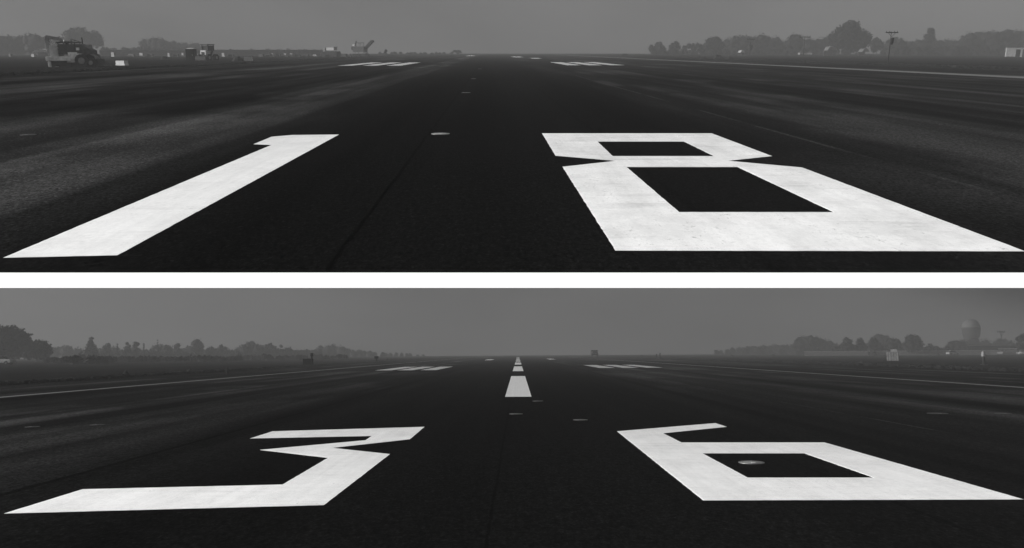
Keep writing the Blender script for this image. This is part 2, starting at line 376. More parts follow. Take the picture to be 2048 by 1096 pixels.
# inset lights: steel ring set in the asphalt, low dome and two lens windows
m_steel = grey('light_housing', .14, .45, .15, 6, metal=.3); m_steel2 = grey('light_ring', .10, .6, .3, 6); m_steel3 = grey('light_dull', .035, .7, .3, 6); m_steel0 = grey('light_dome', .26, .5, .3, 8); m_lens = grey('lens_glass', .75, .2, .05, 3)
def inset_light(W, px, py, wpx, label, grp, dim=False):
    x, y = W.ground(px, py); l = (W.B @ ray(px, py)); r = wpx/F_PX*(y/l.y)/2*1.0
    t = thing('inset_light', W, x, y, 0, label, 'inset light', grp, z=.012)
    MB().cyl((0, 0, -.01), (0, 0, .006), r, r*.97, 28).build('mounting_ring', (m_steel, m_steel2, m_steel3)[int(dim)], t)
    d = MB(); n = 24; prof = [(.66, .005), (.6, .008), (.4, .011), (.15, .012)]
    for (a, za), (b, zb) in zip(prof, prof[1:]): d.cyl((0, 0, za), (0, 0, zb), r*a, r*b, n, caps=False)
    d.add([(r*.15*math.cos(2*math.pi*i/n), r*.15*math.sin(2*math.pi*i/n), .012) for i in range(n)], [tuple(range(n))])
    for i in range(6): d.cyl((r*.82*math.cos(i*1.047+.3), r*.82*math.sin(i*1.047+.3), .004), (r*.82*math.cos(i*1.047+.3), r*.82*math.sin(i*1.047+.3), .009), r*.05, r*.045, 8)
    o = d.build('dome', (m_steel0, m_steel2, m_steel3)[int(dim)], t, smooth=True)
    MB().box((0, -r*.52, .010), (r*.3, r*.1, .008)).build('lens', m_steel if dim else m_lens, t)
G1 = 'inset lights along the raised centreline'; G2 = 'inset lights in the lower runway'
inset_light(UP, 881, 269, 38, 'bright inset light between the tops of the painted 1 and 8', G1)
inset_light(UP, 932, 186, 18, 'small inset light just beyond the bright one between painted 1 and 8', G1, True)
inset_light(UP, 947, 158, 11, 'tiny inset light third along the raised seam', G1, True)
inset_light(UP, 960, 138, 8, 'tiny inset light farthest along the raised seam', G1, True)
inset_light(UP, 57, 271, 30, 'dull inset light far left beside the raised dark lanes', 'side inset lights', 2)
inset_light(LOW, 1032, 829, 28, 'dim inset light on the centreline just before the nearest stripe', G2, True)
inset_light(LOW, 1076, 803, 22, 'small dim inset light right of the nearest stripe foot', G2, True)
inset_light(LOW, 1161, 841, 30, 'inset light alone between the centreline and the top of the painted 6', G2, True)
inset_light(LOW, 1503, 927, 52, 'large inset light inside the loop of the painted 6', G2)
inset_light(LOW, 65, 855, 28, 'left one of two inset lights at the lower left edge', G2, 2)
inset_light(LOW, 195, 851, 28, 'right one of two inset lights at the lower left edge', G2, 2)
inset_light(LOW, 1875, 828, 40, 'left one of two inset lights at the lower right edge', G2, 2)
inset_light(LOW, 2007, 828, 30, 'right one of two inset lights at the lower right edge', G2, 2)

# ------------------------------------------------------------------ vegetation
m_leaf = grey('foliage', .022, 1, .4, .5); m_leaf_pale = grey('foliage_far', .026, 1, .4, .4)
m_bark = grey('bark', .05, .95, .3, 4)
def leaves(mb, rnd, lobes, n, size):
    tot = sum(r**2 for *_, r in lobes)
    for cx, cy, cz, r in lobes:
        for _ in range(int(n*r*r/tot)):
            d = Vector((rnd.gauss(0, 1), rnd.gauss(0, 1), rnd.gauss(0, 1))).normalized()
            rr = r*(1-.45*rnd.random()**2)*(1+.22*rnd.random()**3)
            p = Vector((cx, cy, cz))+d*rr
            if p.z < .15: continue
            s = size*(.5+rnd.random()); u = Vector((rnd.gauss(0, 1), rnd.gauss(0, 1), rnd.gauss(0, 1))).normalized()
            v = u.orthogonal().normalized()*s*.6; u = u*s
            mb.add([p-u, p+v*.8, p+u, p-v], [(0, 1, 2, 3)])
def cores(mb, rnd, lobes, k=.80):
    for cx, cy, cz, r in lobes:
        bm = bmesh.new(); bmesh.ops.create_icosphere(bm, subdivisions=2, radius=r*k)
        o = Vector((rnd.random()*50, 0, 0))
        for v in bm.verts: v.co += v.co.normalized()*noise.noise(v.co/r*1.8+o)*r*.35
        idx = {v: i for i, v in enumerate(bm.verts)}
        mb.add([v.co+Vector((cx, cy, cz)) for v in bm.verts], [tuple(idx[v] for v in f.verts) for f in bm.faces]); bm.free()
def tree(W, x0, x1, top, D, label, group, seed, shape='round', n=1500, bottom=.12, cat='tree', name='broadleaf_tree', pale=False):
    rnd = random.Random(seed); xa, xb = W.at(x0, D)[0], W.at(x1, D)[0]
    cx = (xa+xb)/2; w = xb-xa; h = W.at((x0+x1)/2, D, top)[1]
    t = thing(name, W, cx, D, rnd.random()*.4-.2, label, cat, group)
    lobes = []
    if shape == 'cone':
        for i in range(9):
            f = i/8; r = w*.5*(1-.75*f)*.62; a = rnd.random()*6.3
            lobes.append((math.cos(a)*w*.12*(1-f), math.sin(a)*w*.12*(1-f), h*(bottom+.1)+(h*(.98-bottom-.1)-r)*f, max(r, .35)))
    else:
        k = 13 if w > .7*h else 11
        zc = h*(1+bottom)/2; hz_ = h*(1-bottom)/2
        rb = min(w, h)*.24
        for i in range(k):
            a = rnd.random()*6.283; e = rnd.uniform(-1, 1); rr = rb*rnd.uniform(.75, 1.15)
            q = math.sqrt(max(0, 1-e*e*.85))
            lobes.append((math.cos(a)*(w/2-rr)*q*.95, math.sin(a)*(w/2-rr)*q*.9, zc+e*(hz_-rr), rr))
        lobes.append((0, 0, zc, min(w, h)*.33)); lobes.append((rnd.uniform(-.15, .15)*w, 0, h-rb, rb))
        lobes.append((-w/2+rb, 0, zc*.85, rb)); lobes.append((w/2-rb, 0, zc*.9, rb))
    tr = MB(); z1 = h*.6; r0 = max(.12, h*.022)
    tr.cyl((0, 0, -.05), (w*.01, 0, h*bottom+.3), r0*1.25, r0*.85, 9); tr.cyl((w*.01, 0, h*bottom+.3), (0, 0, z1), r0*.85, r0*.35, 8)
    for i in range(4):
        l = lobes[i]; tr.cyl((0, 0, h*(bottom+.1+.06*i)), (l[0]*.7, l[1]*.7, l[2]), r0*.45, r0*.12, 6)
    tr.build('trunk', m_bark, t)
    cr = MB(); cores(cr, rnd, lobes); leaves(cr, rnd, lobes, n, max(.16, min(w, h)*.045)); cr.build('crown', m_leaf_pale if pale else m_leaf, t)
    return t
def wood(W, pts, D, seed, name, n=260):        # far-off wood that reads as one mass: crowns packed side by side, one object
    rnd = random.Random(seed); mb = MB()
    for (xa, ta), (xb, tb) in zip(pts, pts[1:]):
        k = max(2, int((xb-xa)/9))
        for i in range(k):
            f = (i+rnd.random()*.7)/k; px = xa+(xb-xa)*f; tp = ta+(tb-ta)*f+rnd.uniform(-1.2, 3)
            d = D+rnd.uniform(-18, 18); x = W.at(px, d)[0]; h = W.at(px, d, tp)[1]
            if h < 1: h = 1
            r = max(.8, min(h*.45, 3.4)); lb = []
            z = h-r
            while z > -r*.2: lb.append((x+rnd.uniform(-.3, .3)*r, d+rnd.uniform(-.5, .5)*r, z, r*rnd.uniform(.85, 1.1))); z -= r*.9
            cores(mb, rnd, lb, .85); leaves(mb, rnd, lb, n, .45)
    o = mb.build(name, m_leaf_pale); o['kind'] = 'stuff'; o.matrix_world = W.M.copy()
# upper place, right
GU = 'trees beyond the raised field'
tree(UP, 1296, 1332, 83, 400, 'low round tree at the left end of the raised right-hand tree row', GU, 1, n=700, bottom=.05)
tree(UP, 1336, 1362, 81, 405, 'small tree second from the left in the raised right-hand row', GU, 2, n=600, bottom=.05)
tree(UP, 1362, 1412, 85, 390, 'broad low tree sloping up to the domed tree on the raised right side', GU, 3, n=900, bottom=.05)
tree(UP, 1403, 1450, 71, 385, 'domed dark tree left of the first crossarm pole on the raised field', GU, 4, n=1100, bottom=.05)
wood(UP, [(1448, 76), (1470, 70), (1500, 69), (1522, 68), (1555, 74), (1575, 80)], 440, 5, 'distant_wood')
tree(UP, 1568, 1606, 66, 400, 'dark rounded tree just left of the middle crossarm pole', GU, 6, n=900, bottom=.05)
wood(UP, [(1598, 76), (1622, 74), (1645, 70), (1668, 66)], 420, 7, 'distant_wood')
tree(UP, 1657, 1739, 40, 340, 'tallest broad tree on the raised right side behind white tent', GU, 8, n=3000, bottom=.04)
tree(UP, 1738, 1768, 73, 380, 'low tree against the right flank of the tallest raised tree', GU, 9, n=700, bottom=.05)
tree(UP, 1768, 1812, 72, 390, 'low tree behind the pole with the dark transformer', GU, 10, n=800, bottom=.05)
wood(UP, [(1808, 80), (1840, 78), (1875, 78), (1925, 76)], 425, 11, 'distant_wood')
tree(UP, 1840, 1869, 54, 410, 'narrow round-topped tree standing above the low raised wood', GU, 12, n=900, bottom=.1)
wood(UP, [(1920, 66), (1935, 62), (1985, 60), (2015, 56), (2060, 58)], 400, 13, 'distant_wood')
wood(UP, [(1765, 94), (1850, 92), (1950, 88), (2060, 86)], 345, 14, 'distant_hedge', n=160)
wood(UP, [(1300, 100), (1400, 99), (1500, 98), (1700, 96)], 370, 15, 'distant_hedge', n=160)
# upper place, left
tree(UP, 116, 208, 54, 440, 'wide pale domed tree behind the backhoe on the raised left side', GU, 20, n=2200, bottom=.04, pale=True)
wood(UP, [(-10, 66), (15, 68), (40, 70), (72, 66), (100, 76), (118, 82)], 400, 21, 'distant_wood')
wood(UP, [(200, 94), (240, 95), (300, 92), (345, 94), (400, 97)], 430, 22, 'distant_wood', n=200)
wood(UP, [(285, 75), (310, 72), (340, 80), (400, 86)], 470, 23, 'distant_wood', n=200)
wood(UP, [(400, 97), (470, 100), (560, 99), (600, 97), (660, 101)], 450, 24, 'distant_wood', n=200)
wood(UP, [(758, 104), (820, 106), (905, 106)], 420, 25, 'distant_hedge', n=120)
tree(UP, 903, 924, 99, 430, 'tiny lone bush on the raised horizon left of the runway end', GU, 26, n=250, bottom=.02, name='bush', cat='bush')
# lower place, left
GL = 'trees beyond the lower field'
tree(LOW, -38, 62, 652, 225, 'tallest dark tree at the left edge of the lower field', GL, 30, n=3800, bottom=.02)
tree(LOW, 42, 104, 678, 222, 'lower dark tree joined to the right of the tallest lower tree', GL, 31, n=2000, bottom=.02)
tree(LOW, 145, 173, 708, 230, 'round dark bush standing clear on the lower left field', GL, 32, n=700, bottom=.02, name='bush', cat='bush')
wood(LOW, [(95, 692), (125, 690), (160, 694)], 420, 33, 'distant_wood')
tree(LOW, 156, 206, 673, 300, 'pointed tree right of the round bush on the lower left', GL, 34, shape='cone', n=1000, bottom=.02)
for i, (a, b, tp) in enumerate(((203, 223, 685), (224, 244, 687), (245, 263, 683), (262, 281, 682), (281, 292, 687), (307, 321, 679), (322, 345, 689), (345, 365, 685), (378, 409, 677), (408, 436, 692), (436, 447, 688))):
    lab = ['first slim tree right of the pointed lower-left tree', 'second slim tree right of the pointed lower-left tree', 'left one of a close pair of upright trees in the lower left row',
           'right one of a close pair of upright trees in the lower left row', 'very narrow tree right of the close upright pair in the lower row', 'thin spire-like tree sticking up in the lower left row',
           'low tree right of the spire-like tree in the lower row', 'small round-topped tree before the domed one in the lower row', 'domed tree topping the middle of the lower left row',
           'low ragged tree right of the domed one in the lower row', 'slim tree at the dip of the lower left row'][i]
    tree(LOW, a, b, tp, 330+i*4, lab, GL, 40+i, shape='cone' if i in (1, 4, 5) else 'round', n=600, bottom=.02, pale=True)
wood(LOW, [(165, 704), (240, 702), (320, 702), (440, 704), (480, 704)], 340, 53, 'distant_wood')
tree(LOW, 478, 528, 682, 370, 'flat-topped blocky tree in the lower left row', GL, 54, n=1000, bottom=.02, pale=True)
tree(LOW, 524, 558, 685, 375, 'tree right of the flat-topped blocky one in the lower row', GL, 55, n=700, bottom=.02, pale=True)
tree(LOW, 555, 568, 689, 375, 'slim knob-topped tree above the equipment box', GL, 56, n=400, bottom=.02, pale=True)
wood(LOW, [(560, 699), (610, 698), (640, 697)], 400, 57, 'distant_wood', n=200)
wood(LOW, [(636, 690), (660, 688), (678, 690), (700, 697), (725, 700), (760, 703), (800, 706), (850, 709)], 455, 58, 'distant_wood', n=200)
wood(LOW, [(100, 716), (150, 714), (220, 715)], 165, 59, 'distant_hedge', n=200)
wood(LOW, [(215, 713), (300, 714), (400, 713), (480, 713)], 200, 73, 'distant_hedge', n=160)
wood(LOW, [(475, 711), (560, 711), (640, 710), (700, 711)], 250, 74, 'distant_hedge', n=160)
wood(LOW, [(195, 696), (225, 691), (240, 697), (262, 690), (285, 697), (320, 690), (350, 697), (385, 690), (410, 698), (440, 694), (470, 700), (490, 688), (530, 690), (548, 697), (570, 693), (600, 699), (640, 697)], 380, 75, 'distant_wood')
# lower place, right
tree(LOW, 1679, 1711, 673, 300, 'dark round tree at the left end of the lower right tree row', GL, 60, n=1100, bottom=.02)
tree(LOW, 1709, 1738, 675, 303, 'second dark tree in the lower right tree row', GL, 61, n=900, bottom=.02)
tree(LOW, 1736, 1768, 674, 306, 'dark tree left of the pale equipment cabinet in the lower row', GL, 62, n=1000, bottom=.02)
tree(LOW, 1768, 1806, 675, 300, 'dark tree right above the pale equipment cabinet', GL, 63, n=1100, bottom=.02)
tree(LOW, 1803, 1848, 668, 296, 'tallest dark tree of the lower right row with two bumps', GL, 64, n=1600, bottom=.02)
tree(LOW, 1850, 1879, 686, 320, 'small low tree right of the two-bumped tree', GL, 65, n=700, bottom=.02)
tree(LOW, 1890, 1938, 680, 330, 'wide low tree left of the water tower foot', GL, 66, n=1100, bottom=.02)
tree(LOW, 2031, 2062, 667, 280, 'dark tree cut by the right edge of the lower field', GL, 67, n=1100, bottom=.02)
wood(LOW, [(1745, 668), (1758, 664), (1775, 668)], 440, 68, 'distant_wood', n=220)
wood(LOW, [(1880, 698), (1935, 690), (1990, 688), (2040, 688)], 430, 69, 'distant_wood', n=220)
wood(LOW, [(1596, 680), (1618, 669), (1640, 674), (1665, 680), (1690, 688)], 430, 70, 'distant_wood')
wood(LOW, [(1430, 699), (1450, 697), (1500, 691), (1530, 688), (1560, 689), (1600, 684)], 470, 71, 'distant_wood', n=200)
wood(LOW, [(1590, 694), (1640, 690), (1680, 690)], 400, 72, 'distant_wood', n=200)

wood(LOW, [(1672, 690), (1740, 691), (1810, 690), (1850, 692), (1900, 693)], 315, 76, 'hedge', n=260)
wood(LOW, [(1590, 676), (1618, 668), (1642, 674)], 400, 77, 'distant_wood')
wood(LOW, [(1905, 684), (1930, 676), (1960, 674), (1985, 678), (2010, 677), (2035, 682)], 455, 78, 'distant_wood', n=220)
# grass tufts along the verges
m_tuft = grey('verge_grass', .022, 1, .5, 2)
def verge(W, x, y0, y1, n, seed, wid=2.2, hh=.11):
    rnd = random.Random(seed); mb = MB()
    for _ in range(n):
        f = rnd.random(); y = y0*(y1/y0)**f; px = x+(rnd.random()**1.5)*wid*(1 if x > 0 else -1)
        s = hh*(.5+rnd.random())*(1+y/400); a = rnd.random()*3.14
        for k in range(4):
            aa = a+k*.8; dx, dy = math.cos(aa)*s*.5, math.sin(aa)*s*.5
            mb.add([(px-dx, y-dy, -.01), (px+dx, y+dy, -.01), (px+dx*1.4+rnd.uniform(-.1, .1), y+dy*1.4, s*rnd.uniform(.6, 1)), (px-dx*1.2, y-dy*1.2, s*rnd.uniform(.5, 1))], [(0, 1, 2, 3)])
    o = mb.build('grass', m_tuft); o['kind'] = 'stuff'; o.matrix_world = W.M.copy()
verge(LOW, -25.9, 38, 330, 2200, 80); verge(LOW, 34.2, 50, 330, 2000, 81, 5)
verge(UP, -30.7, 52, 300, 1800, 82); verge(UP, 44.2, 62, 330, 1800, 83, 4)

# ------------------------------------------------------------------ small things of the airfield
m_dark = grey('dark_metal', .016, .6, .3, 3); m_mid = grey('worn_grey_paint', .16, .6, .3, 3); m_black = grey('black_paint', .005, .9, .3, 3); m_darkgrey = grey('dark_grey_paint', .06, .6, .4, 3); m_light = grey('pale_paint', .42, .55, .2, 3)
m_white = grey('white_paint', .75, .5, .1, 2); m_tyre = grey('rubber', .02, .9, .3, 8); m_glass = grey('window_glass', .05, .12, .2, 2)
m_soil = grey('dark_soil', .018, 1, .5, 4, bump=.6)
def wheel(parent, x, y, r, w, n=22):
    t = MB().cyl((0, -w/2, 0), (0, w/2, 0), r, r, n)
    for i in range(n):
        a = 2*math.pi*i/n; t.box((math.cos(a)*r, 0, math.sin(a)*r), (.07*r*2, w*.96, .05), Matrix.Rotation(-a+math.pi/2, 3, 'Y'))
    o = t.build('wheel', m_tyre, parent); o.location = (x, y, r)
    MB().cyl((0, -w/2-.03, 0), (0, w/2+.03, 0), r*.5, r*.5, 16).cyl((0, -w/2-.06, 0), (0, w/2+.06, 0), r*.16, r*.16, 10).build('rim', m_mid, o)
def mound(W, px, py, wpx, hpx, label, group='dark soil heaps', seed=0, base=None):
    x, y = W.ground(px, py); s = y/F_PX; rnd = random.Random(seed); w, h = wpx*s, hpx*s
    mb = MB(); nx, ny = 22, 12; vs = []; fs = []
    for j in range(ny+1):
        for i in range(nx+1):
            u, v = i/nx*2-1, j/ny*2-1; r = math.sqrt(u*u+v*v)
            z = max(0, 1-r**1.6)*(1+.6*noise.noise(Vector((u*2.2+seed, v*2.2, seed*.7))))+.10*noise.noise(Vector((u*7, v*7, seed)))*max(0, 1-r)
            vs.append((u*w/2, v*w*.4, z*h-.01))
    for j in range(ny):
        for i in range(nx): a = j*(nx+1)+i; fs.append((a, a+1, a+nx+2, a+nx+1))
    o = mb.add(vs, fs).build('soil_heap', m_soil, smooth=True); place(o, W, x, y, 0); tag(o, label, 'soil heap', group)
def block(W, px, py, wpx, hpx, m, label, cat, group, name='concrete_barrier', rz=0, D=None):
    if D: x, y = W.at(px, D)[0], D
    else: x, y = W.ground(px, py)
    s = y/F_PX; w, h = wpx*s, hpx*s
    t = thing(name, W, x, y, rz, label, cat, group)
    MB().prism([(-w/2, 0), (w/2, 0), (w/2, h*.25), (w*.46, h*.4), (w*.46, h), (-w*.46, h), (-w*.46, h*.4), (-w/2, h*.25)], -.3, .3).build('barrier_body', m, t, bevel=.02)
    f = MB(); f.box((-w*.3, 0, h+.04), (w*.05, .06, .12)); f.box((w*.3, 0, h+.04), (w*.05, .06, .12)); f.each('lifting_eye', m_dark, t)
    return t

m_pale2 = grey('chassis_paint', .62, .6, .3, 3)
# backhoe loader with raised folded arm (upper left)
x, y = UP.ground(150, 134)
t = thing('backhoe_loader', UP, x, y, rad(6), 'pale construction machine with a tall folded arm at its left end, beside the raised runway', 'backhoe loader')
MB().box((-1.1, 0, .82), (2.3, 2.2, .42)).box((-2.0, -.9, .3), (.25, .25, .6)).box((-2.0, .9, .3), (.25, .25, .6)).box((.55, -.55, .95), (1.1, .9, .7)).build('chassis', m_pale2, t, bevel=.03)
MB().box((-.95, 0, .34), (1.75, 1.9, .5)).build('undercarriage', m_dark, t, bevel=.05)
MB().prism([(-1.1, 1.2), (1.0, 1.2), (2.05, 1.25), (2.05, 1.62), (1.15, 2.08), (.95, 2.2), (-1.1, 2.2)], -.75, .75).build('engine_housing', m_darkgrey, t, bevel=.03)
MB().prism([(-1.0, 1.3), (.45, 1.3), (.45, 2.15), (-1.0, 2.15)], -.78, -.76).box((-.3, -.77, 1.3), (.06, .06, .1)).build('side_window', m_glass, t)
c = MB()
for px_ in (-1.05, -.3, .5):
    for py_ in (-.72, .72): c.box((px_, py_, 2.0), (.07, .07, .65))
c.each('cab_post', m_dark, t); MB().box((-.28, 0, 2.36), (1.8, 1.65, .09)).build('cab_roof', m_dark, t, bevel=.02)
st = MB().beam((-2.3, 0, 2.95), (-2.18, 0, .95), .24, .32).build('dipper_arm', m_mid, t)
MB().prism([(-2.35, .95), (-2.0, .95), (-1.95, .5), (-2.25, .3), (-2.5, .55)], -.3, .3).build('bucket', m_dark, st)
bo = MB().beam((-2.35, 0, 2.9), (-1.2, 0, 2.72), .26, .30).beam((-1.2, 0, 2.72), (-.35, 0, 2.25), .26, .26).build('boom', m_mid, t)
MB().cyl((-2.1, .0, 2.6), (-1.2, 0, 1.6), .07).cyl((-1.6, 0, 2.05), (-1.0, 0, 1.3), .045).build('hydraulic_ram', m_light, bo)
for yy in (-.85, .85): wheel(t, 1.05, yy, .62, .42)
for yy in (-.8, .8): wheel(t, 1.85, yy, .42, .3)
MB().box((-1.5, -.1, 1.55), (.75, 1.5, 1.05)).box((-1.45, -.88, 1.45), (.5, .05, .6)).build('counterweight', m_light, t, bevel=.08)
MB().prism([(1.25, 2.1), (1.7, 2.15), (1.75, 1.7), (1.3, 1.7)], -.5, .5).build('air_filter_box', m_mid, t)
MB().cyl((-.55, -.4, 2.4), (-.55, -.4, 2.62), .1, .07, 10).build('beacon', m_light, t)
MB().box((.05, -.95, .62), (.75, .1, .32)).box((.05, -.95, 1.0), (.5, .08, .2)).build('step', m_light, t)
MB().box((-1.15, -.6, 2.42), (.35, .3, .28)).build('work_lamp', m_light, t, bevel=.03)
MB().cyl((.85, .4, 2.1), (.85, .4, 2.75), .06).box((.85, .4, 2.8), (.1, .1, .1)).build('exhaust', m_dark, t)
MB().box((.2, -.78, 1.15), (.85, .06, .55)).box((.75, -.8, 1.75), (.3, .05, .25)).build('service_panel', m_pale2, t)
MB().beam((-1.9, -.8, .5), (-1.35, -.8, 1.9), .08, .08).beam((-1.6, -.8, .5), (-1.05, -.8, 1.9), .08, .08).beam((-1.8, -.8, .9), (-1.45, -.8, .9), .06, .06).beam((-1.6, -.8, 1.35), (-1.3, -.8, 1.35), .06, .06).build('ladder', m_mid, t)
MB().beam((-1.0, -.7, 2.42), (.55, -.7, 2.5), .05, .05).beam((.2, -.7, 2.4), (.2, -.7, 2.7), .05, .05).beam((.2, -.7, 2.7), (1.1, -.5, 2.35), .05, .05).build('handrail', m_dark, t)
MB().prism([(1.2, 1.6), (1.9, 1.3), (2.4, .7), (2.7, .2), (2.2, .15), (1.7, .5)], -.2, .2).build('hose_bundle', m_dark, t)
la = MB().beam((1.2, -.6, 1.7), (2.2, -.6, 1.1), .12, .2).beam((2.2, -.6, 1.1), (2.5, -.6, .35), .12, .18).beam((1.2, .6, 1.7), (2.2, .6, 1.1), .12, .2).beam((2.2, .6, 1.1), (2.5, .6, .35), .12, .18).build('loader_arm', m_mid, t)
MB().prism([(2.4, .05), (3.1, .05), (3.15, .12), (2.6, .2), (2.55, .75), (2.4, .8)], -1.0, 1.0).build('loader_bucket', m_dark, la)

# portable toilet, small loader
x, y = UP.ground(384, 121.5)
t = thing('portable_toilet', UP, x, y, 0, 'tall dark cabin with a pale roof standing left of the small loader', 'portable toilet')
s = y/F_PX; W_, H_ = 16*s, 22*s
MB().box((0, 0, H_/2), (W_, W_, H_)).build('cabin', m_black, t, bevel=.03)
MB().box((0, 0, H_+.07), (W_*.95, W_*.95, .16), taper=.6).build('roof', m_light, t, bevel=.02)
d = MB().box((0, -W_/2-.015, H_*.48), (W_*.72, .03, H_*.88)); d.build('door', m_dark, t); MB().box((W_*.27, -W_/2-.05, H_*.48), (.05, .05, .14)).build('handle', m_light, t)
x, y = UP.ground(415, 122)
t = thing('wheel_loader', UP, x, y, rad(-24), 'small loader with dark cab roof and pale front, right of the dark cabin', 'wheel loader')
k = 2.6/33; 
MB().box((-.05, 0, 1.3), (1.15, 1.6, .75)).build('body', m_light, t, bevel=.05)
MB().box((-.1, -.83, 1.2), (.55, .06, .5)).build('radiator_grille', m_dark, t)
c = MB()
for a in (-.5, .75):
    for b in (-.5, .9): c.box((a*.95, b, 2.1), (.09, .09, .95))
c.each('cab_post', m_dark, t)
MB().box((.12, .2, 2.05), (1.1, 1.3, .8)).build('cab_glass', m_glass, t); MB().box((.1, .2, 2.6), (1.55, 1.7, .12)).build('roof', m_dark, t, bevel=.03)
for a in (-.85, .95):
    for b in (-.75, .95):
        o = MB().cyl((-.22, 0, 0), (.22, 0, 0), .55, .55, 20).build('wheel', m_tyre, t); o.location = (a, b, .55)
        MB().cyl((-.24, 0, 0), (.24, 0, 0), .25, .25, 14).build('rim', m_mid, o)
MB().prism([(-1.1, .1), (1.1, .1), (1.1, .75), (-1.1, .75)], -1.6, -1.15).build('bucket', m_dark, t, bevel=.04)
MB().beam((1.1, -.4, .8), (1.35, -.2, 1.6), .25, .3).build('lift_arm', m_dark, t)
# road roller and milling machine farther out
x, y = UP.ground(662, 114.2)
t = thing('road_roller', UP, x, y, rad(-24), 'squat dark road roller with a pale window band, left of the machine with conveyor', 'road roller', s=1.12)
MB().prism([(-2.3, .5), (2.4, .5), (2.4, 1.35), (-.9, 1.45), (-2.3, 1.1)], -.8, .8).build('body', m_dark, t, bevel=.05)
MB().box((.35, 0, 1.95), (2.2, 1.5, .65)).build('cab_band', m_light, t, bevel=.03); MB().box((.35, 0, 2.4), (2.5, 1.7, .14)).build('roof', m_mid, t, bevel=.03)
MB().box((-1.7, 0, 1.8), (.5, .6, .9)).build('exhaust_box', m_mid, t)
for a in (-1.7, 1.7): MB().cyl((a, -.85, .62), (a, .85, .62), .62, .62, 24).build('drum', m_dark, t)
x, y = UP.ground(722, 112.6)
t = thing('milling_machine', UP, x, y, rad(-24), 'dark road milling machine with its conveyor raised to the right', 'milling machine', s=1.12)
s = y/F_PX
MB().box((-.2*1, 0, 2.0), (3.8, 2.0, 1.5)).build('body', m_darkgrey, t, bevel=.06)
MB().box((-2.0, 0, 2.2), (1.2, 1.8, .9)).build('engine_hood', m_dark, t, bevel=.05)
MB().box((-2.1, 0, 3.1), (.7, .8, .55)).build('operator_screen', m_light, t)
MB().cyl((-2.0, .5, 3.3), (-1.7, .5, 4.3), .14, .2).build('exhaust', m_dark, t)
MB().box((-.2, 0, 3.75), (1.9, 1.8, .14)).build('canopy', m_dark, t, bevel=.02)
c = MB()
for a in (-.95, .55):
    for b in (-.8, .8): c.box((a, b, 3.2), (.07, .07, 1.05))
c.each('canopy_post', m_dark, t)
cv = MB().beam((1.2, 0, 1.9), (3.9, 0, 4.1), .9, .7).build('conveyor', m_dark, t)
MB().box((4.0, 0, 4.15), (.6, 1.0, .6)).build('conveyor_head', m_dark, cv)
for a in (-1.5, 1.4):
    for b in (-.8, .8):
        tk = MB().prism([(a-.8, .2), (a-.6, 0), (a+.6, 0), (a+.8, .2), (a+.8, .5), (a+.6, .75), (a-.6, .75), (a-.8, .5)], b-.18, b+.18).build('track', m_tyre, t)
        MB().box((a, b, 1.0), (.22, .22, .7)).build('leg_column', m_mid, tk)
MB().box((1.7, 0, 1.0), (1.0, 1.2, .35)).build('front_step', m_light, t)

GB = 'white blocks beside the raised runway'
block(UP, 244.5, 131, 23, 9, m_light, 'white block lying alone on the grass right of the backhoe', 'barrier', GB, rz=rad(-22))
block(UP, 497, 122, 16, 8, m_light, 'white block beside the dark heap right of the small loader', 'barrier', GB)
mound(UP, 476, 122.5, 26, 9, 'dark heap touching the white block right of the small loader', seed=3)
mound(UP, 330, 119, 20, 6, 'dark low heap left of the dark cabin', seed=4)
mound(UP, 1249, 112.4, 20, 6, 'small dark heap far right of the raised runway end', seed=5)
mound(UP, 1406, 118.5, 16, 4.5, 'left one of three dark heaps on the raised right verge', seed=6)
mound(UP, 1436, 118.3, 22, 8, 'middle and highest of three dark heaps on the raised right verge', seed=7)
mound(UP, 1457, 118.5, 18, 5, 'right one of three dark heaps on the raised right verge', seed=8)
m_pale3 = grey('barrier_paint', .22, .8, .2, 2)
# far row of pale and dark works barriers: one made, the rest copied
GR = 'works barriers in a row on the raised left field'
rows = [(20, 6, 5, 0), (66, 9, 5, 1), (226, 9, 8, 1), (262, 18, 5, 0), (283, 10, 7, 1), (300, 16, 5, 0), (338, 6, 7, 1), (352, 14, 4, 0), (366, 6, 7, 1), (395, 7, 5, 1), (447, 8, 7, 1), (462, 14, 4, 0),
        (522, 12, 5, 0), (537, 12, 5, 0), (546, 5, 6, 1), (557, 10, 5, 0), (571, 6, 6, 1), (583, 7, 6, 1), (595, 14, 4, 0), (612, 14, 4, 0), (630, 10, 4, 1), (688, 12, 5, 0), (697, 7, 5, 1)]
protos = {}
for px, w, h, white in rows:
    D = 262; x = UP.at(px, D)[0]; s = D/F_PX
    lab = 'small %s works barrier in the far row %s' % ('white' if white else 'dark',
        'left of the backhoe' if px < 100 else 'between the backhoe and the dark cabin' if px < 374 else 'between the dark cabin and the road roller' if px < 640 else 'between the road roller and the milling machine')
    if white not in protos:
        t = block(UP, px, 0, 10, 6, m_pale3 if white else m_dark, lab, 'barrier', GR, name='works_barrier', D=D); protos[white] = t; r = t
    else:
        src = protos[white]; r = src.copy(); col.objects.link(r); r['label'] = lab
        for ch in list(src.children):
            c2 = ch.copy(); col.objects.link(c2); c2.parent = r; c2.matrix_parent_inverse = ch.matrix_parent_inverse.copy()
    r.matrix_world = UP.M @ Matrix.Translation((x, D, 0)) @ Matrix.Rotation(rad(-30), 4, 'Z') @ Matrix.Diagonal((w/10, 1, h/6, 1))
